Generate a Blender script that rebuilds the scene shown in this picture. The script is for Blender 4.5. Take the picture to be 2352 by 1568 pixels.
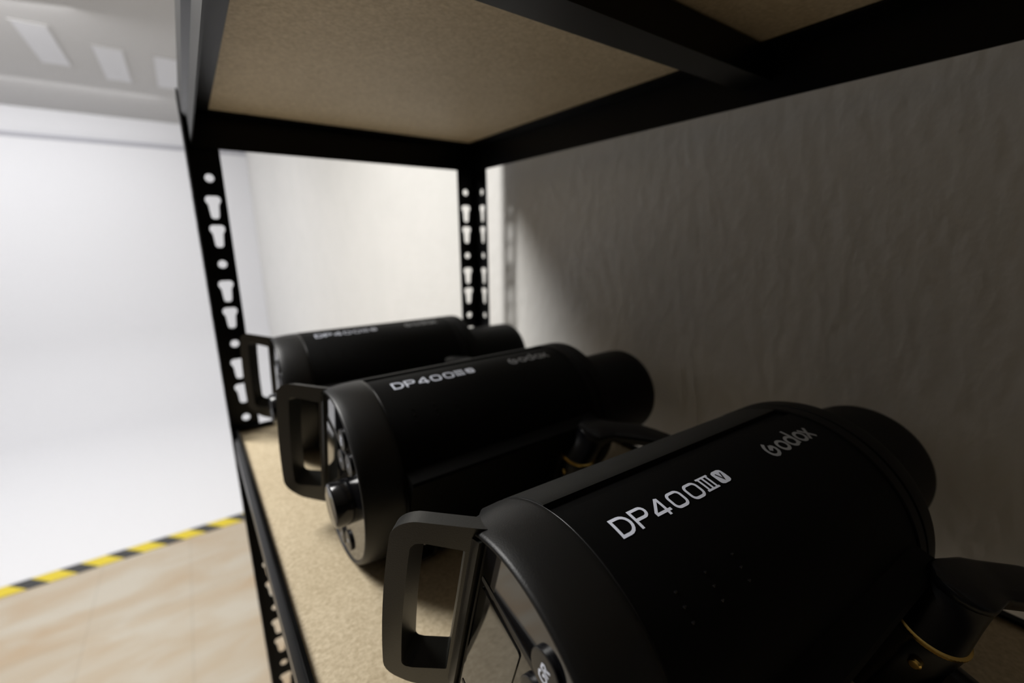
import bpy, bmesh, math
from mathutils import Vector, Matrix
PI = math.pi
scene = bpy.context.scene
for o in list(bpy.data.objects):
    bpy.data.objects.remove(o)
COL = scene.collection

# ------------------------------------------------------------------ camera
CAM = Vector((-0.0191, -0.7681, 0.2200))
YAW, PIT, ROL = 0.62196, 0.22669, -0.01098
FPX = 1026.0
fw = Vector((math.sin(YAW)*math.cos(PIT), math.cos(YAW)*math.cos(PIT), -math.sin(PIT)))
rt = Vector((math.cos(YAW), -math.sin(YAW), 0)); up = rt.cross(fw)
R_ = rt*math.cos(ROL) + up*math.sin(ROL)
U_ = -rt*math.sin(ROL) + up*math.cos(ROL)
cd = bpy.data.cameras.new('camera'); cam = bpy.data.objects.new('camera', cd); COL.objects.link(cam)
cd.sensor_width = 36.0; cd.lens = FPX/2352*36.0; cd.clip_start = 0.01; cd.clip_end = 60
m = Matrix((R_, U_, -fw)).transposed().to_4x4(); m.translation = CAM
cam.matrix_world = m
cd.dof.use_dof = True; cd.dof.focus_distance = 0.222; cd.dof.aperture_fstop = 4.3
cd.dof.aperture_blades = 7
scene.camera = cam

# ------------------------------------------------------------------ view, world, lamps
scene.view_settings.view_transform = 'Standard'
scene.view_settings.look = 'None'
scene.view_settings.gamma = 1.0
scene.view_settings.use_curve_mapping = False
scene.view_settings.exposure = 0.0
world = bpy.data.worlds.new('world'); scene.world = world; world.use_nodes = True
world.node_tree.nodes['Background'].inputs[0].default_value = (0.9, 0.95, 1.0, 1)
world.node_tree.nodes['Background'].inputs[1].default_value = 0.0

def area_lamp(name, loc, target, sx, sy, power, color=(1, 1, 1)):
    ld = bpy.data.lights.new(name, 'AREA'); ld.shape = 'RECTANGLE'
    ld.size = sx; ld.size_y = sy; ld.energy = power; ld.color = color
    o = bpy.data.objects.new(name, ld); COL.objects.link(o)
    o.location = loc
    d = Vector(target) - Vector(loc)
    o.rotation_euler = d.to_track_quat('-Z', 'Y').to_euler()
    return o
# studio ceiling lamps and a backdrop fill: the cove is lit strongly, the camera's end of the room hardly at all
area_lamp('ceiling_lamp_cove', (-1.2, 2.0, 1.07), (-0.8, 3.5, -0.9), 2.0, 1.1, 46, (0.98, 0.98, 1.0))
area_lamp('backdrop_fill', (-1.1, 2.9, 1.07), (-1.1, 3.8, 0.0), 2.2, 0.3, 9, (0.98, 0.98, 1.0))  # added fill, brightens the back wall and the band above the cove
area_lamp('ceiling_lamp_aisle', (-0.62, 0.36, 1.06), (-0.5, 0.26, -1), 0.4, 0.8, 37, (1.0, 0.985, 0.96))

# ------------------------------------------------------------------ materials
def mat(name, color, rough=0.5, metal=0.0, spec=0.5, bump=None, coat=0.0):
    M = bpy.data.materials.new(name); M.use_nodes = True
    nt = M.node_tree; b = nt.nodes['Principled BSDF']
    b.inputs['Base Color'].default_value = (*color, 1); b.inputs['Roughness'].default_value = rough
    b.inputs['Metallic'].default_value = metal; b.inputs['Specular IOR Level'].default_value = spec
    b.inputs['Coat Weight'].default_value = coat
    if bump:
        sc, st, dist = bump
        tc = nt.nodes.new('ShaderNodeTexCoord'); nz = nt.nodes.new('ShaderNodeTexNoise')
        nz.inputs['Scale'].default_value = sc; nz.inputs['Detail'].default_value = 4
        bp = nt.nodes.new('ShaderNodeBump'); bp.inputs['Strength'].default_value = st
        bp.inputs['Distance'].default_value = dist
        nt.links.new(tc.outputs['Object'], nz.inputs['Vector'])
        nt.links.new(nz.outputs['Fac'], bp.inputs['Height'])
        nt.links.new(bp.outputs['Normal'], b.inputs['Normal'])
    return M

def ramp(nt, fac, stops):
    r = nt.nodes.new('ShaderNodeValToRGB'); e = r.color_ramp.elements
    while len(e) < len(stops): e.new(0.5)
    for k, (p, c) in enumerate(stops):
        e[k].position = p; e[k].color = (*c, 1)
    nt.links.new(fac, r.inputs['Fac']); return r.outputs['Color']

MAT = {}
MAT['shell'] = mat('black_matte_shell', (0.0012, 0.0012, 0.0012), 0.6, spec=0.12, bump=(900, 0.10, 0.0004))
MAT['spine'] = mat('charcoal_textured_plastic', (0.009, 0.009, 0.008), 0.55, spec=0.25, bump=(1400, 0.2, 0.0004))
MAT['handle'] = mat('charcoal_handle_plastic', (0.014, 0.014, 0.0118), 0.34, spec=0.42, bump=(1500, 0.22, 0.0004))
MAT['collar'] = mat('black_collar_plastic', (0.006, 0.006, 0.006), 0.42, spec=0.35, bump=(1500, 0.2, 0.0004))
MAT['cap'] = mat('black_cap_plastic', (0.0015, 0.0015, 0.0015), 0.5, spec=0.15)
MAT['gloss'] = mat('gloss_black_panel', (0.004, 0.004, 0.005), 0.04, spec=0.7)
MAT['screen'] = mat('dark_screen', (0.02, 0.02, 0.018), 0.05, spec=1.0)
MAT['button'] = mat('black_rubber_button', (0.006, 0.006, 0.007), 0.35)
MAT['dial'] = mat('dark_dial', (0.004, 0.004, 0.005), 0.16, spec=0.5)
MAT['lever'] = mat('black_lever_plastic', (0.002, 0.002, 0.003), 0.3, spec=0.3)
MAT['brass'] = mat('brass', (0.75, 0.52, 0.16), 0.25, metal=1.0)
MAT['blue'] = mat('blue_plastic', (0.02, 0.12, 0.30), 0.3)
MAT['print'] = mat('silver_white_print', (0.80, 0.84, 0.96), 0.5)
MAT['print_shaded'] = mat('shaded_print', (0.33, 0.34, 0.36), 0.5)  # pale print greyed to imitate the light fading towards the wall
MAT['print_black'] = mat('black_print', (0.004, 0.004, 0.005), 0.5)
MAT['seam'] = mat('satin_seam', (0.015, 0.015, 0.016), 0.25, spec=0.5)
MAT['chrome'] = mat('bright_metal', (0.9, 0.9, 0.9), 0.3, metal=0.6)
MAT['steel'] = mat('black_powder_coated_steel', (0.002, 0.0022, 0.0025), 0.38, spec=0.22, bump=(700, 0.06, 0.0004))
MAT['cyc'] = mat('white_cove_paint', (0.78, 0.78, 0.80), 0.65, bump=(30, 0.02, 0.002))
MAT['ceiling'] = mat('ceiling_paint', (0.46, 0.45, 0.44), 0.6)
MAT['trim'] = mat('grey_trim_paint', (0.42, 0.42, 0.46), 0.6)
MAT['panel_diffuser'] = mat('frosted_diffuser', (0.60, 0.60, 0.62), 0.5)
MAT['wall_plain'] = mat('plain_wall_paint', (0.07, 0.07, 0.07), 0.8)

def wall_material():
    M = bpy.data.materials.new('textured_wall_paint'); M.use_nodes = True
    nt = M.node_tree; b = nt.nodes['Principled BSDF']
    tc = nt.nodes.new('ShaderNodeTexCoord')
    mp = nt.nodes.new('ShaderNodeMapping'); mp.inputs['Scale'].default_value = (1, 1, 0.55)
    mp.inputs['Rotation'].default_value = (0.35, 0, 0)
    n1 = nt.nodes.new('ShaderNodeTexNoise'); n1.inputs['Scale'].default_value = 62; n1.inputs['Detail'].default_value = 3
    n1.inputs['Roughness'].default_value = 0.45
    n2 = nt.nodes.new('ShaderNodeTexNoise'); n2.inputs['Scale'].default_value = 9; n2.inputs['Detail'].default_value = 2
    nt.links.new(tc.outputs['Object'], mp.inputs['Vector']); nt.links.new(mp.outputs['Vector'], n1.inputs['Vector'])
    nt.links.new(tc.outputs['Object'], n2.inputs['Vector'])
    c = ramp(nt, n2.outputs['Fac'], [(0.3, (0.76, 0.75, 0.72)), (0.7, (0.79, 0.775, 0.745))])
    nt.links.new(c, b.inputs['Base Color'])
    bp = nt.nodes.new('ShaderNodeBump'); bp.inputs['Strength'].default_value = 0.7; bp.inputs['Distance'].default_value = 0.0035
    nt.links.new(n1.outputs['Fac'], bp.inputs['Height']); nt.links.new(bp.outputs['Normal'], b.inputs['Normal'])
    b.inputs['Roughness'].default_value = 0.75
    return M
MAT['wall'] = wall_material()

def chip_material():
    M = bpy.data.materials.new('chipboard'); M.use_nodes = True
    nt = M.node_tree; b = nt.nodes['Principled BSDF']
    tc = nt.nodes.new('ShaderNodeTexCoord')
    n1 = nt.nodes.new('ShaderNodeTexNoise'); n1.inputs['Scale'].default_value = 330; n1.inputs['Detail'].default_value = 3
    vo = nt.nodes.new('ShaderNodeTexVoronoi'); vo.inputs['Scale'].default_value = 260
    n3 = nt.nodes.new('ShaderNodeTexNoise'); n3.inputs['Scale'].default_value = 14; n3.inputs['Detail'].default_value = 2
    for n in (n1, vo, n3): nt.links.new(tc.outputs['Object'], n.inputs['Vector'])
    c1 = ramp(nt, n1.outputs['Fac'], [(0.30, (0.41, 0.325, 0.20)), (0.5, (0.58, 0.475, 0.315)), (0.74, (0.78, 0.665, 0.475))])
    c2 = ramp(nt, vo.outputs['Color'], [(0.2, (0.50, 0.405, 0.26)), (0.8, (0.64, 0.535, 0.365))])
    mx = nt.nodes.new('ShaderNodeMix'); mx.data_type = 'RGBA'; mx.inputs[0].default_value = 0.5
    nt.links.new(c1, mx.inputs[6]); nt.links.new(c2, mx.inputs[7])
    c3 = ramp(nt, n3.outputs['Fac'], [(0.3, (0.93, 0.92, 0.90)), (0.7, (1, 1, 1))])
    m2 = nt.nodes.new('ShaderNodeMix'); m2.data_type = 'RGBA'; m2.blend_type = 'MULTIPLY'; m2.inputs[0].default_value = 1
    nt.links.new(mx.outputs[2], m2.inputs[6]); nt.links.new(c3, m2.inputs[7])
    nt.links.new(m2.outputs[2], b.inputs['Base Color'])
    b.inputs['Roughness'].default_value = 0.6
    return M
MAT['chip'] = chip_material()

def tile_material():
    M = bpy.data.materials.new('beige_marble_tile'); M.use_nodes = True
    nt = M.node_tree; b = nt.nodes['Principled BSDF']; N = nt.nodes.new
    tc = N('ShaderNodeTexCoord')
    mp = N('ShaderNodeMapping'); mp.inputs['Rotation'].default_value = (0, 0, 0.5); mp.inputs['Scale'].default_value = (1, 2.6, 1)
    nz = N('ShaderNodeTexNoise'); nz.inputs['Scale'].default_value = 3.4; nz.inputs['Detail'].default_value = 5; nz.inputs['Distortion'].default_value = 0.8
    nt.links.new(tc.outputs['Object'], mp.inputs['Vector']); nt.links.new(mp.outputs['Vector'], nz.inputs['Vector'])
    c = ramp(nt, nz.outputs['Fac'], [(0.30, (0.47, 0.355, 0.235)), (0.48, (0.50, 0.42, 0.315)), (0.66, (0.54, 0.49, 0.405))])
    mp2 = N('ShaderNodeMapping'); mp2.inputs['Location'].default_value = (0.167, 0.13, 0)
    br = N('ShaderNodeTexBrick'); br.offset = 0.0; br.inputs['Scale'].default_value = 1.0
    br.inputs['Brick Width'].default_value = 0.277; br.inputs['Row Height'].default_value = 0.56
    br.inputs['Mortar Size'].default_value = 0.002; br.inputs['Mortar Smooth'].default_value = 0.3
    br.inputs['Color1'].default_value = (1, 1, 1, 1); br.inputs['Color2'].default_value = (0.97, 0.97, 0.97, 1)
    br.inputs['Mortar'].default_value = (0.84, 0.84, 0.84, 1)
    nt.links.new(tc.outputs['Object'], mp2.inputs['Vector']); nt.links.new(mp2.outputs['Vector'], br.inputs['Vector'])
    mx = N('ShaderNodeMix'); mx.data_type = 'RGBA'; mx.blend_type = 'MULTIPLY'; mx.inputs[0].default_value = 1
    nt.links.new(c, mx.inputs[6]); nt.links.new(br.outputs['Color'], mx.inputs[7])
    nt.links.new(mx.outputs[2], b.inputs['Base Color']); b.inputs['Roughness'].default_value = 0.35
    return M
MAT['tile'] = tile_material()

def tape_material():
    M = bpy.data.materials.new('hazard_stripes'); M.use_nodes = True
    nt = M.node_tree; b = nt.nodes['Principled BSDF']; N = nt.nodes.new
    tc = N('ShaderNodeTexCoord'); sp = N('ShaderNodeSeparateXYZ'); nt.links.new(tc.outputs['Object'], sp.inputs[0])
    a = N('ShaderNodeMath'); a.operation = 'MULTIPLY_ADD'; a.inputs[1].default_value = 0.95
    nt.links.new(sp.outputs['Y'], a.inputs[0]); nt.links.new(sp.outputs['X'], a.inputs[2])
    d = N('ShaderNodeMath'); d.operation = 'MULTIPLY_ADD'; d.inputs[1].default_value = 1/0.1355; d.inputs[2].default_value = 0.20 - 0.01/0.1355 + 20
    nt.links.new(a.outputs[0], d.inputs[0])
    f = N('ShaderNodeMath'); f.operation = 'FRACT'; nt.links.new(d.outputs[0], f.inputs[0])
    g = N('ShaderNodeMath'); g.operation = 'LESS_THAN'; g.inputs[1].default_value = 0.44; nt.links.new(f.outputs[0], g.inputs[0])
    mx = N('ShaderNodeMix'); mx.data_type = 'RGBA'
    mx.inputs[6].default_value = (0.72, 0.56, 0.02, 1); mx.inputs[7].default_value = (0.03, 0.03, 0.03, 1)
    nt.links.new(g.outputs[0], mx.inputs[0]); nt.links.new(mx.outputs[2], b.inputs['Base Color'])
    b.inputs['Roughness'].default_value = 0.4
    return M
MAT['tape'] = tape_material()

# ------------------------------------------------------------------ mesh helpers
def obj(name, bm, material, parent=None, angle=35, smooth=True):
    bmesh.ops.recalc_face_normals(bm, faces=bm.faces)
    me = bpy.data.meshes.new(name); bm.to_mesh(me); bm.free()
    for mm in (material if isinstance(material, (list, tuple)) else [material]):
        me.materials.append(MAT[mm])
    if smooth:
        for p in me.polygons: p.use_smooth = True
        me.set_sharp_from_angle(angle=math.radians(angle))
    o = bpy.data.objects.new(name, me); COL.objects.link(o)
    if parent: o.parent = parent
    return o
def empty(name, loc=(0, 0, 0)):
    o = bpy.data.objects.new(name, None); COL.objects.link(o); o.location = loc; o.empty_display_size = 0.05
    return o
def tag(o, label=None, cat=None, group=None, kind=None):
    if label: o['label'] = label
    if cat: o['category'] = cat
    if group: o['group'] = group
    if kind: o['kind'] = kind
    return o
def add_box(bm, lo, hi, mi=0):
    vs = [bm.verts.new((x, y, z)) for x in (lo[0], hi[0]) for y in (lo[1], hi[1]) for z in (lo[2], hi[2])]
    for f in ((0,1,3,2), (4,6,7,5), (0,4,5,1), (2,3,7,6), (0,2,6,4), (1,5,7,3)):
        fc = bm.faces.new([vs[i] for i in f]); fc.material_index = mi
    return vs
def bevel(bm, w, seg=2, ang=30):
    es = [e for e in bm.edges if len(e.link_faces) == 2 and e.calc_face_angle(0) > math.radians(ang)]
    bmesh.ops.bevel(bm, geom=es, offset=w, segments=seg, affect='EDGES', profile=0.5, clamp_overlap=True)
def prism(bm, pts, f0, f1, mi=0):
    """closed polygon pts; f0, f1 map a 2D point to its two 3D ends"""
    a = [bm.verts.new(f0(p)) for p in pts]; b = [bm.verts.new(f1(p)) for p in pts]
    n = len(pts)
    for i in range(n):
        j = (i+1) % n; bm.faces.new((a[i], a[j], b[j], b[i])).material_index = mi
    bm.faces.new(a).material_index = mi; bm.faces.new(b[::-1]).material_index = mi
def ring_prism(bm, outer, inner, f0, f1, outer2=None, inner2=None):
    A = [bm.verts.new(f0(p)) for p in outer]; B = [bm.verts.new(f0(p)) for p in inner]
    C_ = [bm.verts.new(f1(p)) for p in (outer2 or outer)]; D = [bm.verts.new(f1(p)) for p in (inner2 or inner)]
    n = len(outer)
    for i in range(n):
        j = (i+1) % n
        for q in ((A[i], A[j], B[j], B[i]), (C_[i], D[i], D[j], C_[j]), (A[i], C_[i], C_[j], A[j]), (B[i], B[j], D[j], D[i])):
            bm.faces.new(q)
def lathe(bm, prof, seg=96, f=lambda x, r, t: (x, -r*math.sin(t), r*math.cos(t)), closed=False, cap0=False, cap1=False):
    rows = []
    for (x, r) in prof:
        rows.append([bm.verts.new(f(x, r, 2*PI*k/seg)) for k in range(seg)])
    nr = len(rows)
    for i in range(nr if closed else nr-1):
        a, b = rows[i], rows[(i+1) % nr]
        for k in range(seg):
            l = (k+1) % seg; bm.faces.new((a[k], a[l], b[l], b[k]))
    if cap0: bm.faces.new(rows[0])
    if cap1: bm.faces.new(rows[-1])
def curve_fill_mesh(outer, holes, depth):
    """flat plate in XY with holes, thickness depth, as a mesh"""
    cu = bpy.data.curves.new('tmp', 'CURVE'); cu.dimensions = '2D'; cu.fill_mode = 'BOTH'; cu.extrude = depth/2
    for loop in [outer]+holes:
        s = cu.splines.new('POLY'); s.points.add(len(loop)-1)
        for k, p in enumerate(loop): s.points[k].co = (p[0], p[1], 0, 1)
        s.use_cyclic_u = True
    o = bpy.data.objects.new('tmp', cu); COL.objects.link(o)
    dg = bpy.context.evaluated_depsgraph_get(); dg.update()
    me = bpy.data.meshes.new_from_object(o.evaluated_get(dg))
    bpy.data.objects.remove(o); bpy.data.curves.remove(cu)
    return me

# ------------------------------------------------------------------ rack dimensions
W, NEAR, FLOOR = 0.45, -1.085, -1.0
PW = 0.0396                       # width of one flange of an upright
UPZ = 0.342                       # lower edge of the upper beams
LOZ = UPZ - 0.466                 # lower edge of the lower beams
BOARD = LOZ + 0.060               # shelf surface
TOPZ = 0.404
WALLX = 0.50
BACKY = 3.63

# ------------------------------------------------------------------ room
def box_struct(name, lo, hi, material):
    bm = bmesh.new(); add_box(bm, lo, hi)
    return tag(obj(name, bm, material, smooth=False), kind='structure')
CEIL = 1.087
box_struct('floor', (-4.0, -3.5, FLOOR-0.1), (0.62, 3.9, FLOOR), 'tile')
box_struct('wall_right', (WALLX, -3.5, FLOOR), (WALLX+0.12, BACKY+0.15, CEIL), 'wall')
box_struct('wall_left', (-4.1, -3.5, FLOOR), (-4.0, 3.9, CEIL), 'wall_plain')
box_struct('wall_front', (-4.0, -3.6, FLOOR), (0.62, -3.5, CEIL), 'wall_plain')
box_struct('wall_back', (-4.0, BACKY+0.03, FLOOR), (WALLX, BACKY+0.15, CEIL), 'cyc')
box_struct('ceiling', (-4.0, -3.5, CEIL), (0.62, 3.9, CEIL+0.1), 'ceiling')
# white studio cove: painted floor sweeping up into the back wall
TAPEY = 1.415
bm = bmesh.new()
pf = [(TAPEY+0.0315, FLOOR+0.004)]
rc = 0.55
for k in range(13):
    t = k/12*PI/2; pf.append((BACKY-rc+rc*math.sin(t), FLOOR+0.004+rc-rc*math.cos(t)))
pf.append((BACKY, 0.895))
pf += [(BACKY+0.028, 0.895), (BACKY+0.028, FLOOR+0.0005), (TAPEY+0.0315, FLOOR+0.0005)]
prism(bm, pf, lambda p: (-3.99, p[0], p[1]), lambda p: (WALLX-0.001, p[0], p[1]))
tag(obj('cyclorama', bm, 'cyc'), 'smooth white studio cove sweeping from painted floor into back wall', 'backdrop')
box_struct('trim_1', (-3.99, BACKY+0.005, 0.897), (WALLX-0.001, BACKY+0.0299, 0.925), 'trim')
# hazard tape along the edge of the white floor
bm = bmesh.new(); add_box(bm, (-3.9, TAPEY-0.034, FLOOR), (WALLX-0.01, TAPEY+0.031, FLOOR+0.003))
t = obj('hazard_tape', bm, 'tape', smooth=False)
tag(t, 'yellow and black striped hazard tape on floor edge of white cove', 'tape')
# pale square ceiling panels
for k, (x, y, lb) in enumerate(((-0.40, 2.28, 'pale square ceiling panel, leftmost of the three above the white cove'),
                                (-0.175, 2.42, 'pale square ceiling panel, middle one of the three above the white cove'),
                                (0.045, 2.42, 'pale square ceiling panel, nearest the rack post of the three panels'))):
    r = tag(empty('ceiling_panel', (x, y, CEIL)), lb, 'ceiling panel', 'square panels on the studio ceiling')
    w, d = 0.058, 0.27
    bm = bmesh.new()
    ring_prism(bm, [(-w, -d), (w, -d), (w, d), (-w, d)], [(-w+.006, -d+.006), (w-.006, -d+.006), (w-.006, d-.006), (-w+.006, d-.006)],
               lambda p: (p[0], p[1], 0), lambda p: (p[0], p[1], -0.004))
    obj('frame', bm, 'ceiling', r, smooth=False)
    bm = bmesh.new(); add_box(bm, (-w+.006, -d+.006, -0.0035), (w-.006, d-.006, -0.0005))
    obj('diffuser', bm, 'panel_diffuser', r, smooth=False)

# ------------------------------------------------------------------ shelving rack
rack = tag(empty('shelving_rack', (0, 0, FLOOR)),
           'black slotted steel shelving rack with chipboard shelves standing against the wall', 'shelving rack')
def rpart(name, bm, material, **k):
    bmesh.ops.translate(bm, verts=bm.verts, vec=(0, 0, -FLOOR))
    return obj(name, bm, material, rack, **k)
# slotted flange, built once: u across (0 = corner), v up
def arc(cx, cy, r, a0, a1, n):
    return [(cx+r*math.cos(math.radians(a0+(a1-a0)*k/n)), cy+r*math.sin(math.radians(a0+(a1-a0)*k/n))) for k in range(n+1)]
def circ(cx, cy, r): return arc(cx, cy, r, 0, 360-20, 17)
def tee(cx, top):
    hw, sw, hh, tot = 0.0091, 0.0050, 0.0110, 0.0305
    p = arc(cx+hw-0.0045, top-0.0045, 0.0045, 90, 0, 4)
    p += [(cx+hw, top-hh+0.004)] + [(cx+sw+0.0012, top-hh-0.001)]
    p += arc(cx+sw-0.004, top-tot+0.004, 0.004, 0, -90, 4)
    p += arc(cx-sw+0.004, top-tot+0.004, 0.004, -90, -180, 4)
    p += [(cx-sw-0.0012, top-hh-0.001), (cx-hw, top-hh+0.004)]
    p += arc(cx-hw+0.0045, top-0.0045, 0.0045, 180, 90, 4)
    return p
holes = []
z = 0.305
while z > FLOOR+0.06:
    if z + 0.01 < TOPZ: holes.append(circ(0.0233, z, 0.0055))
    for tp in (z-0.0235, z-0.0625):
        if tp-0.035 > FLOOR+0.02: holes.append(tee(0.0235, tp))
    z -= 0.1165
TH = 0.0018
plate = curve_fill_mesh([(0, FLOOR+0.004), (PW, FLOOR+0.004), (PW, TOPZ), (0, TOPZ)], holes, TH)
for (cx, sx, cy, sy) in ((0, 1, 0, -1), (W, -1, 0, -1), (0, 1, NEAR, 1), (W, -1, NEAR, 1)):
    bm = bmesh.new()
    b1 = bmesh.new(); b1.from_mesh(plate)
    for v in b1.verts:
        u, vv, w = v.co; v.co = (cx+sx*u, cy+sy*(w+TH/2), vv)
    t1 = bpy.data.meshes.new('t'); b1.to_mesh(t1); bm.from_mesh(t1); b1.free()
    b1 = bmesh.new(); b1.from_mesh(plate)
    for v in b1.verts:
        u, vv, w = v.co; v.co = (cx+sx*(w+TH/2), cy+sy*u, vv)
    t2 = bpy.data.meshes.new('t'); b1.to_mesh(t2); bm.from_mesh(t2); b1.free()
    bpy.data.meshes.remove(t1); bpy.data.meshes.remove(t2)
    up_ = rpart('upright', bm, 'steel', smooth=False)
    bm = bmesh.new(); x0, x1 = sorted((cx-sx*.002, cx+sx*(PW+.002))); y0, y1 = sorted((cy-sy*.002, cy+sy*(PW+.002)))
    add_box(bm, (x0, y0, -FLOOR+FLOOR), (x1, y1, 0.02))
    obj('foot_cap', bm, 'cap', up_, smooth=False)
# beam cross-section: d = distance inward from the rack's outer face, h = height
BP = [(.0068, 0), (.0068, .027), (.0022, .034), (.0022, .0600), (.0058, .0668), (.0066, .0676), (.0076, .0676),
      (.0106, .0662), (.0106, .0648), (.0072, .0655), (.0040, .0590), (.0040, .0440), (.0313, .0440), (.0313, .0420), (.0085, .0420), (.0085, 0)]
def beams(z0):
    k = 0.0022
    rpart('beam', pb(lambda p, e: (p[0], (NEAR+k, -k)[e], z0+p[1])), 'steel', angle=25)
    rpart('beam', pb(lambda p, e: (W-p[0], (NEAR+k, -k)[e], z0+p[1])), 'steel', angle=25)
    rpart('beam', pb(lambda p, e: ((k, W-k)[e], -p[0], z0+p[1])), 'steel', angle=25)
    rpart('beam', pb(lambda p, e: ((k, W-k)[e], NEAR+p[0], z0+p[1])), 'steel', angle=25)
    # brace under the board
    bm = bmesh.new()
    ch = [(-.5090, .0162), (-.5090, .0418), (-.5104, .0418), (-.5104, .0176), (-.5388, .0176), (-.5388, .0418), (-.5402, .0418), (-.5402, .0162)]
    prism(bm, ch, lambda p: (.009, p[0], z0+p[1]), lambda p: (W-.009, p[0], z0+p[1]))
    rpart('cross_brace', bm, 'steel', smooth=False)
    bm = bmesh.new(); add_box(bm, (.0048, NEAR+.005, z0+.0442), (W-.0048, -.005, z0+.060))
    rpart('shelf_board', bm, 'chip', smooth=False)['label'] = 'plain brown chipboard shelf board'
def pb(f):
    bm = bmesh.new(); prism(bm, BP, lambda p: f(p, 0), lambda p: f(p, 1)); return bm
beams(UPZ); beams(LOZ)

# ------------------------------------------------------------------ stroke lettering
def stroke(pts, w, closed=False):
    """quads of a mitred line; returns list of (left, right) points"""
    n = len(pts); out = []
    for i in range(n):
        a = pts[(i-1) % n] if (closed or i > 0) else None
        c = pts[(i+1) % n] if (closed or i < n-1) else None
        p = pts[i]
        def nrm(q, r):
            dx, dy = r[0]-q[0], r[1]-q[1]; l = math.hypot(dx, dy); return (-dy/l, dx/l)
        if a is None: nx, ny = nrm(p, c); k = 1
        elif c is None: nx, ny = nrm(a, p); k = 1
        else:
            n1, n2 = nrm(a, p), nrm(p, c); sx, sy = n1[0]+n2[0], n1[1]+n2[1]; l = math.hypot(sx, sy)
            nx, ny = sx/l, sy/l; k = 1/max(.5, nx*n1[0]+ny*n1[1])
        h = w/2*k
        out.append(((p[0]+nx*h, p[1]+ny*h), (p[0]-nx*h, p[1]-ny*h)))
    return out
def densify(pts, step, closed=False):
    r = []; n = len(pts)
    for i in range(n if closed else n-1):
        a, b = pts[i], pts[(i+1) % n]; k = max(1, int(math.hypot(b[0]-a[0], b[1]-a[1])/step))
        for j in range(k): r.append((a[0]+(b[0]-a[0])*j/k, a[1]+(b[1]-a[1])*j/k))
    if not closed: r.append(pts[-1])
    return r
def add_stroke(bm, pts, w, place, closed=False, step=None, mi=0):
    q = [pts[0]]
    for p in pts[1:]:
        if math.hypot(p[0]-q[-1][0], p[1]-q[-1][1]) > 1e-5: q.append(p)
    if closed and math.hypot(q[0][0]-q[-1][0], q[0][1]-q[-1][1]) < 1e-5: q.pop()
    pts = densify(q, step, closed) if step else q
    s = stroke(pts, w, closed); n = len(s)
    V = [(bm.verts.new(place(*a)), bm.verts.new(place(*b))) for a, b in s]
    for i in range(n if closed else n-1):
        j = (i+1) % n
        bm.faces.new((V[i][0], V[j][0], V[j][1], V[i][1])).material_index = mi
def rrect(x0, y0, x1, y1, r, n=5):
    p = []
    for (cx, cy, a) in ((x1-r, y1-r, 0), (x0+r, y1-r, 90), (x0+r, y0+r, 180), (x1-r, y0+r, 270)):
        p += arc(cx, cy, r, a, a+90, n)
    return p
def ell(cx, cy, rx, ry, n=28): return [(cx+rx*math.cos(2*PI*k/n), cy+ry*math.sin(2*PI*k/n)) for k in range(n)]

RB = 0.0792     # radius of the printed shell
def cyl(x, y, r=RB+0.00035):
    """x along the axis (m), y = arc height upwards with 0 at the text base line at 17.1 deg"""
    th = math.radians(17.15) - y/RB
    return (x, -r*math.sin(th), r*math.cos(th)+ZC)
ZC = 0.0803     # axis height above the shelf

def lettering_model():
    bm = bmesh.new(); H = 0.0108; w = 0.0016; h = w/2; P = lambda x, y: cyl(x, y)
    S = 0.0012
    # D
    d = [(.0504+h, h), (.0504+h, H-h), (.0555, H-h)] + arc(.0555, H/2, H/2-h, 90, -90, 10)[1:]
    add_stroke(bm, d, w, P, True, S)
    # P
    add_stroke(bm, [(.0624+h, 0), (.0624+h, H-h), (.0690, H-h)] + arc(.0690, H-.0034, .0034-h, 90, -90, 8) + [(.0624+h, H-.0068+h)], w, P, False, S)
    # 4
    add_stroke(bm, [(.0823, 0), (.0823, H-h-.0002), (.0816, H-h), (.0756, .0037), (.0756, .0026), (.0851, .0026)], w, P, False, S)
    # 0 0
    for x0 in (.0876, .1009):
        add_stroke(bm, rrect(x0+h, h+.0002, x0+.0104-h, H-h-.0004, .0026, 5), w, P, True, S)
    # III
    w3 = .00105
    add_stroke(bm, [(.1131, H-.001), (.1228, H-.001)], .0012, P, False, S)
    add_stroke(bm, [(.1131, .0016), (.1228, .0016)], .0012, P, False, S)
    for x in (.1147, .11795, .1212):
        add_stroke(bm, [(x, .0016), (x, H-.001)], .0014, P, False, S)
    # badge with V
    x0, x1, y0, y1 = .1254, .1341, .0012, H-.0006
    n = 14; ym = [y0+(y1-y0)*k/n for k in range(n+1)]
    def half(y):
        r = .0022; d = max(0, r-(y-y0), r-(y1-y)); return (x1-x0)/2 - (r-math.sqrt(max(0, r*r-d*d)))
    cx = (x0+x1)/2; rows = []
    for y in ym: rows.append([bm.verts.new(P(cx+half(y)*s, y)) for s in (-1, -.33, .33, 1)])
    for a, b in zip(rows, rows[1:]):
        for k in range(3): bm.faces.new((a[k], a[k+1], b[k+1], b[k]))
    Q = lambda x, y: cyl(x, y, RB+0.00050)
    add_stroke(bm, [(cx-.0020, y1-.0022), (cx, y0+.0024), (cx+.0020, y1-.0022)], .0009, Q, False, S, 1)
    return bm
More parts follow.
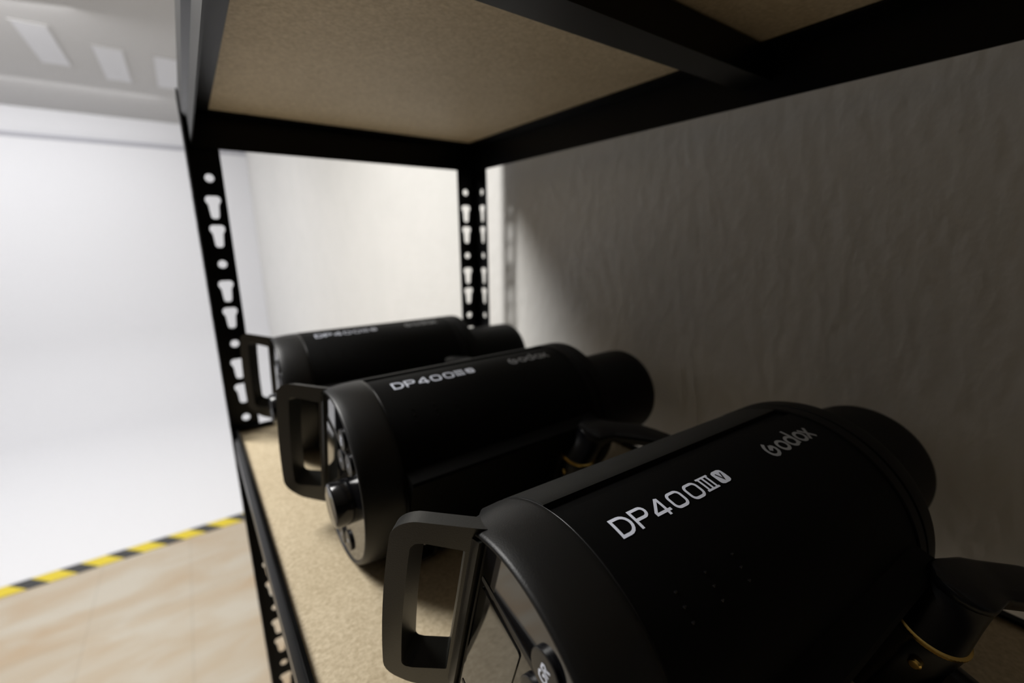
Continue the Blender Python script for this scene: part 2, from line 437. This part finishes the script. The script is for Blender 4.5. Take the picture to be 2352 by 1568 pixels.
def lettering_brand():
    bm = bmesh.new(); w = .0021; h = w/2; P = lambda x, y: cyl(x, y); S = .0012
    X = .0096                       # lower-case height
    b = .0011
    def o(cx): add_stroke(bm, ell(cx, b+X/2, .0049-h, X/2-h), w, P, True)
    # G with an arrow-like end
    add_stroke(bm, [(.1822, .0121), (.1795, .0096), (.1784, .0076), (.1781, .0056), (.1786, .0036), (.1800, .0023), (.1822, .0018), (.1846, .0026), (.1862, .0042), (.1867, .0062), (.1862, .0080), (.1850, .0092)], w, P, False)
    vs = [bm.verts.new(P(*q)) for q in ((.1842, .0101), (.1806, .0065), (.1825, .0052), (.1843, .0066), (.1866, .0072))]
    bm.faces.new(vs)
    o(.1946); o(.2050)
    add_stroke(bm, [(.2091, b+.001), (.2091, b+.0141)], w*.95, P, False, S)
    o(.2162)
    add_stroke(bm, [(.2208, b+.0003), (.2284, b+X-.0003)], w*.95, P, False, S)
    add_stroke(bm, [(.2208, b+X-.0003), (.2284, b+.0003)], w*.95, P, False, S)
    return bm

# ------------------------------------------------------------------ studio flash
RHO = math.radians(18)
def L(x, u, s):                      # x along axis, u = the light's own "up", s = its printed side
    return (x, u*math.cos(RHO)-s*math.sin(RHO), u*math.sin(RHO)+s*math.cos(RHO)+ZC)
def LV(p): return Vector(L(*p))
def build_flash():
    root = empty('studio_flash')
    # body shell: main tube with raised spine and a groove on both sides of it
    prof = []
    degs = set(range(-180, 180, 4))
    for e in (-9.6, -9.0, -3.0, -2.4, -134.4, -135, -141, -141.6, -46, -47, -97, -98): degs.add(e)
    degs = sorted(degs)
    def rad(d):
        if -3.0 < d <= 180 or d < -141.0: return RB
        if -9.0 < d <= -3.0 or -141.0 <= d < -135: return .0768
        return .0800
    # explicit steps
    dd = [(-2.4, RB), (-3.0, .0768), (-9.0, .0768), (-9.6, .0798), (-12, .0800)]
    ring = []
    k = -2.4
    a = 0
    seq = [(-2.4, RB), (-3.0, .0768), (-9.0, .0768), (-9.7, .0796), (-11, .0800)]
    d = -15
    while d > -133: seq.append((d, .0800)); d -= 4
    seq += [(-133.2, .0800), (-134.3, .0796), (-135, .0768), (-141, .0768), (-141.6, RB)]
    d = -146
    while d > -360-(-2.4)+2-4.8: seq.append((d, RB)); d -= 3
    bm = bmesh.new(); xs = [.0340, .0345, .05, .10, .15, .20, .2455]
    rows = []
    for i, x in enumerate(xs):
        q = .0010 if i == 0 else 0
        rows.append([bm.verts.new((x, -(r-q)*math.sin(math.radians(t)), (r-q)*math.cos(math.radians(t))+ZC)) for t, r in seq])
    n = len(seq)
    for a_, b_ in zip(rows, rows[1:]):
        for i in range(n):
            j = (i+1) % n; bm.faces.new((a_[i], a_[j], b_[j], b_[i])).material_index = 1 if (-135 < seq[i][0] < -9 and -135 <= seq[j][0] <= -9) else 0
    bm.faces.new(rows[0]); bm.faces.new(rows[-1])
    body = obj('body', bm, ['shell', 'spine'], root, angle=28)
    f = lambda x, r, t: (x, -r*math.sin(t), r*math.cos(t)+ZC)
    # thin seam edge where the shell meets the rear collar, and the vent pips on the side
    bm = bmesh.new()
    for th in (36.25, 40.4, 44.6):
        for x in (.0556, .0752, .0950):
            c = Vector(f(x, RB, math.radians(th)))
            bmesh.ops.create_icosphere(bm, subdivisions=1, radius=.00075, matrix=Matrix.Translation(c) @ Matrix.Diagonal((1.5, 1, 1, 1)))
    obj('vent_pips', bm, 'dial', body)
    bm = bmesh.new()
    lathe(bm, [(.0336, RB-.0006), (.0337, RB+.0001), (.0339, RB+.0002), (.0341, RB+.0001), (.0343, RB-.0006)], 160, lambda x, r, t: f(x, r, t), closed=True)
    obj('shell_seam', bm, 'seam', root, angle=80)
    # flat block along the underside of the body, with a recessed socket in it
    bm = bmesh.new()
    prism(bm, [(-.040, -.047), (-.0775, -.047), (-.0795, -.045), (-.0795, .045), (-.0775, .047), (-.040, .047)],
          lambda p: L(.0350, *p), lambda p: L(.2400, *p))
    obj('underside_block', bm, 'shell', root, angle=30)
    bm = bmesh.new()
    o4 = rrect(.0385, -.047, .0625, -.008, .002); i4 = rrect(.0408, -.0445, .0602, -.0105, .001)
    ring_prism(bm, o4, i4, lambda p: L(p[0], -.0790, p[1]), lambda p: L(p[0], -.0815, p[1]))
    sock = obj('power_socket', bm, 'handle', root, angle=30)
    bm = bmesh.new(); bmesh.ops.create_icosphere(bm, subdivisions=2, radius=.0013, matrix=Matrix.Translation(Vector(L(.0500, -.0803, -.0255))))
    pn = obj('contact_pin', bm, 'chrome', sock); pn['label'] = 'bright metal pin'
    tx = obj('model_lettering', lettering_model(), ['print', 'print_black'], body, smooth=False); tx['label'] = 'pale printed model lettering'
    tx = obj('brand_lettering', lettering_brand(), ['print_shaded'], body, smooth=False); tx['label'] = 'printed brand lettering, greyed for weaker light'
    # rear collar
    def fc(x, r, t):
        y, z = -r*math.sin(t), r*math.cos(t)
        u = y*math.cos(RHO)+z*math.sin(RHO); s = -y*math.sin(RHO)+z*math.cos(RHO)
        return L(x, min(u, .0455+max(0, x)*1.0), s)
    bm = bmesh.new()
    lathe(bm, [(.0336, .0790), (.0330, .0797), (.0300, .0799), (.018, .0794), (.008, .0784), (.0020, .0772), (.0004, .0764), (0, .0752), (.0006, .0741), (.0032, .0734), (.0032, .060), (.0320, .060)], 160, fc, cap1=True)
    obj('rear_collar', bm, 'collar', root, angle=50)
    # panel (glossy disc cut by the handle bar), screen, buttons, dial
    bm = bmesh.new()
    pts = []
    rp = .0732; uc = .0335
    a0 = math.degrees(math.asin(uc/rp))
    for k in range(61):
        a = math.radians(180-a0 + (180+2*a0)*k/60); pts.append((rp*math.sin(a), rp*math.cos(a)))
    pts = [(rp*math.sin(math.radians(t)), rp*math.cos(math.radians(t))) for t in [a0 + (360-2*0)*0 for _ in ()]] or \
          [(rp*math.sin(math.radians(t)), rp*math.cos(math.radians(t))) for t in [a0 - (180+2*a0)*k/60 for k in range(61)]]
    # t is measured from s (cos) towards u (sin): from +a0 round through u<0
    prism(bm, pts, lambda p: L(.0014, p[0], p[1]), lambda p: L(.0034, p[0], p[1]))
    panel = obj('control_panel', bm, 'gloss', root, angle=30)
    bm = bmesh.new(); q = rrect(-.003, -.0405, .030, .0405, .002)
    prism(bm, q, lambda p: L(.0008, *p), lambda p: L(.0016, *p)); obj('screen', bm, 'screen', panel, angle=30)
    for sg in (-1, 1):
        bm = bmesh.new()
        prism(bm, rrect(-.030, sg*.0450-.0016, .031, sg*.0450+.0016, .001), lambda p: L(.0011, *p), lambda p: L(.0016, *p))
        obj('panel_seam', bm, 'print_black', panel, angle=30)
    def knob(name, u, s, r, h, material, seg=40, top=.85):
        bm = bmesh.new()
        def g(x, rr, t): return L(.0016-x, u+rr*math.sin(t), s+rr*math.cos(t))
        lathe(bm, [(-.001, r), (h*top, r), (h*.97, r*.95), (h, r*.86)], seg, g, cap1=True, cap0=True)
        return obj(name, bm, material, panel, angle=40)
    for k, (u, s) in enumerate(((-.0175, .0555), (-.0165, .0335), (-.036, .044), (-.0175, -.0555), (-.0165, -.0335), (-.036, -.044))):
        b = knob('button', u, s, .0088, .0022, 'button')
        bm = bmesh.new()
        sc = .0052
        def pl(x, y, u=u, s=s): return L(.0016-.00235, u+y, s+x)
        if k == 0:     # two letters
            add_stroke(bm, [(-.0006+sc*.0, .0016), (-.0020, .0025), (-.0040, .0018), (-.0044, 0), (-.0040, -.0018), (-.0022, -.0025), (-.0008, -.0016), (-.0008, .0000), (-.0022, .0000)], .0010, pl, False)
            add_stroke(bm, [(.0008, -.0025), (.0008, .0020), (.0030, .0020), (.0036, .0010), (.0030, 0), (.0008, 0)], .0010, pl, False)
            add_stroke(bm, [(.0022, 0), (.0038, -.0025)], .0010, pl, False)
        else:
            add_stroke(bm, [(-.002, 0), (.002, 0)], .0008, pl, False)
            if k % 2: add_stroke(bm, [(0, -.002), (0, .002)], .0008, pl, False)
        ic = obj('button_symbol', bm, 'print', None, smooth=False)
        ic.parent = panel
    dial = knob('dial', -.035, .0045, .0185, .016, 'dial', 64, .9)
    # handle: C-frame in a plane leaning outwards from the chord of the rear face
    be = math.radians(30); T_ = .0130
    def hp(w, s, t): return L(-w*math.cos(be)+t*math.sin(be), .0405+w*math.sin(be)+t*math.cos(be), s)
    outer = []; inner = []
    def bow(p, k): return (p[0]+k*(1-(p[1]/.066)**2), p[1])
    O4 = ((.0375-.012, .0680-.012, .012, 0), (-.006+.001, .0680-.001, .001, 90), (-.006+.001, -.0665+.001, .001, 180), (.0375-.020, -.0665+.020, .020, 270))
    I4 = ((.0275-.006, .0515-.006, .006, 0), (.0030+.001, .0515-.001, .001, 90), (.0030+.001, -.0515+.001, .001, 180), (.0275-.006, -.0515+.006, .006, 270))
    for dst, src in ((outer, O4), (inner, I4)):
        for qi, (cx, cy, r, a) in enumerate(src):
            dst += arc(cx, cy, r, a, a+90, 8)
            nx = src[(qi+1) % 4]
            # intermediate points along straight sides
            e = (cx+r*math.cos(math.radians(a+90)), cy+r*math.sin(math.radians(a+90)))
            s_ = (nx[0]+nx[2]*math.cos(math.radians(nx[3])), nx[1]+nx[2]*math.sin(math.radians(nx[3])))
            for j in range(1, 8): dst.append((e[0]+(s_[0]-e[0])*j/8, e[1]+(s_[1]-e[1])*j/8))
    outer = [bow(p, .0025) if p[0] > .03 else p for p in outer]
    inner = [bow(p, .0022) if p[0] > .024 else p for p in inner]
    outer = [(p[0], p[1]+(.0018*max(0, p[0])/.0375 if p[1] > 0 else 0)) for p in outer]
    outer = [(p[0], p[1]-(.0065*max(0, 1-max(0, p[0])/.03) if p[1] < -.03 else 0)) for p in outer]
    inner = [(p[0], p[1]+(.0045*max(0, p[0])/.0275 if p[1] > .03 else 0)) for p in inner]
    outer2 = [(p[0]-.0012*(p[0] > .02), p[1]*(.885 if p[1] > 0 else .93)) for p in outer]
    inner2 = [(p[0]*(.80 if p[0] > .01 else 1), p[1]*(.90 if p[1] > 0 else .84)) for p in inner]
    bm = bmesh.new()
    ring_prism(bm, outer, inner, lambda p: hp(p[0], p[1], 0), lambda p: hp(p[0], p[1], T_), outer2, inner2)
    bevel(bm, .0032, 4, 55)
    obj('handle', bm, 'handle', root, angle=40)
    # chord bar filling the rear rim above the panel
    bm = bmesh.new()
    def inr(t, r): return (r*math.sin(math.radians(t)), r*math.cos(math.radians(t)))
    r1 = .0738; a1 = math.degrees(math.asin(.0350/r1))
    pp = [inr(a1+(180-2*a1)*k/24, r1) for k in range(25)]
    prism(bm, pp, lambda p: L(-.0010, min(p[0], .0452), p[1]), lambda p: L(.0050, min(p[0], .0452), p[1])); bevel(bm, .0006, 2, 60)
    obj('handle_mount', bm, 'handle', root, angle=40)
    # front ring
    bm = bmesh.new()
    lathe(bm, [(.2452, .0770), (.2452, .0796), (.2462, .0803), (.2550, .0803), (.2558, .0790), (.2572, .0790), (.2580, .0803), (.2700, .0803), (.2728, .0796), (.2738, .0775), (.2738, .050)], 112, f, cap0=True, cap1=True)
    obj('front_ring', bm, 'cap', root, angle=30)
    # protective cap over the flash tube
    bm = bmesh.new()
    lathe(bm, [(.2736, .0545), (.2745, .0560), (.2800, .0562), (.2806, .0552), (.3700, .0548), (.3765, .0542), (.3800, .0525), (.3815, .0495), (.3818, .02)], 96, f, cap0=True, cap1=True)
    obj('protective_cap', bm, 'cap', root, angle=35)
    # bracket under the body with receptacle, brass washer, tilt lever
    bm = bmesh.new()
    q = rrect(.196, -.088, .254, -.068, .004)
    prism(bm, q, lambda p: L(p[0], p[1], -.026), lambda p: L(p[0], p[1], .026)); bevel(bm, .002, 2, 40)
    hx, hu = .2150, -.0905
    tx_, tu = .2300, -.0890
    def g(x, rr, t): return L(hx+rr*math.cos(t), hu+rr*math.sin(t), x)
    lathe(bm, [(-.030, .0145), (-.028, .0170), (.0235, .0170), (.0250, .0160)], 48, g, cap0=True, cap1=True)
    def gl(x, rr, t):
        e = min(1, max(0, (x-.026)/.018)); cx = hx+(tx_-hx)*e; cu = hu+(tu-hu)*e
        return L(cx+rr*math.cos(t), cu+rr*math.sin(t), x)
    lathe(bm, [(.0262, .0150), (.0266, .0162), (.030, .0160), (.036, .0156), (.042, .0155), (.0475, .0154)], 48, gl, cap0=True, cap1=True)
    def g2(x, rr, t): return L(hx+rr*math.cos(t), hu-.016-x, rr*math.sin(t)-.004)
    lathe(bm, [(0, .0165), (.036, .0165), (.038, .015)], 40, g2, cap0=True, cap1=True)
    brk = obj('bracket', bm, 'lever', root, angle=35)
    bm = bmesh.new()
    def gs(x, rr, t):
        k = 1+ (.012 if int(round(t/(2*PI)*120)) % 2 else 0); return L(hx+rr*k*math.cos(t), hu+rr*k*math.sin(t), x)
    lathe(bm, [(.0248, .0165), (.0250, .0175), (.0264, .0175), (.0267, .0168)], 120, gs, cap0=True, cap1=True)
    add = [(hx-.014, hu-.006), (hx+.004, hu-.016)]
    w_ = obj('washer', bm, 'brass', brk, angle=30); w_['label'] = 'brass serrated washer'
    bm = bmesh.new()
    def g3(x, rr, t): return L(hx-.0165-x, hu-.004+rr*math.cos(t), .014+rr*math.sin(t))
    lathe(bm, [(0, .0030), (.003, .0030), (.0038, .0022), (.004, .0010)], 24, g3, cap0=True, cap1=True)
    s_ = obj('screw', bm, 'brass', brk); s_['label'] = 'brass screw head'
    bm = bmesh.new()
    def g4(x, rr, t): return L(hx+rr*math.cos(t), hu+rr*math.sin(t), -.0245+x)
    lathe(bm, [(0, .0171), (.0002, .0178), (.0016, .0178), (.0018, .0171)], 48, g4, cap0=True, cap1=True)
    s_ = obj('blue_band', bm, 'blue', brk); s_['label'] = 'thin blue band'
    # lever: hub disc flowing into a curved paddle
    bm = bmesh.new()
    dirx, diru = math.cos(math.radians(-33)), math.sin(math.radians(-33))
    rows = []
    N_ = 34; Ltot = .105; r0 = .0156
    for k in range(N_+1):
        t = -r0 + (Ltot+r0)*(k/N_)
        if k == 0: t += .0002
        circ_ = math.sqrt(max(1e-7, r0*r0-t*t)) if t < r0 else 0
        upc = circ_ if t < 0 else .0156+.0029*min(1, t/.012)-.006*max(0, (t-.05)/.055)
        loc_ = circ_ if t < .009 else max(.0070, circ_)
        if t > .009 and circ_ < .0100: loc_ = .0128-.0058*min(1, (t-.009)/.010) if t < .019 else .0070
        if t > Ltot-.012: q_ = math.sqrt(max(.02, 1-((t-Ltot+.012)/.0122)**2)); upc *= q_; loc_ *= q_
        bend = -.022*(max(0, t-.045)/.06)**2
        th0 = .0465-.004*min(1, max(0, t)/.01) - .0015*max(0, (t-.03)/.07); th1 = .0520-.0012*min(1, max(0, (t-.004)/.02))
        row = []
        for (c, zz) in ((-1, th0+.0012), (-.93, th0), (.93, th0), (1, th0+.0012), (1, th1-.0024), (.94, th1-.0007), (.84, th1), (0, th1+.0004), (-.84, th1), (-.94, th1-.0007), (-1, th1-.0024)):
            pu = (c*upc if c > 0 else c*loc_)+bend
            row.append(bm.verts.new(L(tx_+t*dirx-pu*diru, tu+t*diru+pu*dirx, zz)))
        rows.append(row)
    n = 11
    for a_, b_ in zip(rows, rows[1:]):
        for i in range(n):
            j = (i+1) % n; bm.faces.new((a_[i], a_[j], b_[j], b_[i]))
    bm.faces.new(rows[0]); bm.faces.new(rows[-1])
    lev = obj('tilt_lever', bm, 'lever', brk, angle=45)
    return root

def copy_tree(o, parent=None):
    c = o.copy(); COL.objects.link(c)
    if parent: c.parent = parent
    for ch in list(o.children): copy_tree(ch, c)
    return c
FL = [((0.0695, -0.6326, 0.0175), 0.0468, 0.0041, 'nearest black studio flash on the shelf, its handle in sharp focus'),
      ((0.0628, -0.3841, 0.0165), -0.0026, 0.0022, 'middle black studio flash on the shelf, between the other two'),
      ((0.0573, -0.1175, 0.0173), 0.0155, -0.0030, 'farthest black studio flash, beside the rear rack post')]
proto = build_flash()
for i, (O, yaw, tilt, lb) in enumerate(FL):
    r = proto if i == 0 else copy_tree(proto)
    a = Vector((math.cos(yaw)*math.cos(tilt), -math.sin(yaw)*math.cos(tilt), math.sin(tilt)))
    l = Vector((math.sin(yaw), math.cos(yaw), 0)); n = a.cross(l)
    m = Matrix((a, l, n)).transposed().to_4x4()
    m.translation = Vector((O[0], O[1], BOARD+0.0002)) + Vector((0, 0, max(0, -tilt*0.27)))
    r.matrix_world = m
    for ch in r.children:
        if ch.name.split('.')[0] in ('bracket',): ch.location = ((0, 0, 0), (-0.011, 0, 0), (-0.012, 0, 0.012))[i]
    tag(r, lb, 'studio flash', 'studio flashes lying on the shelf')
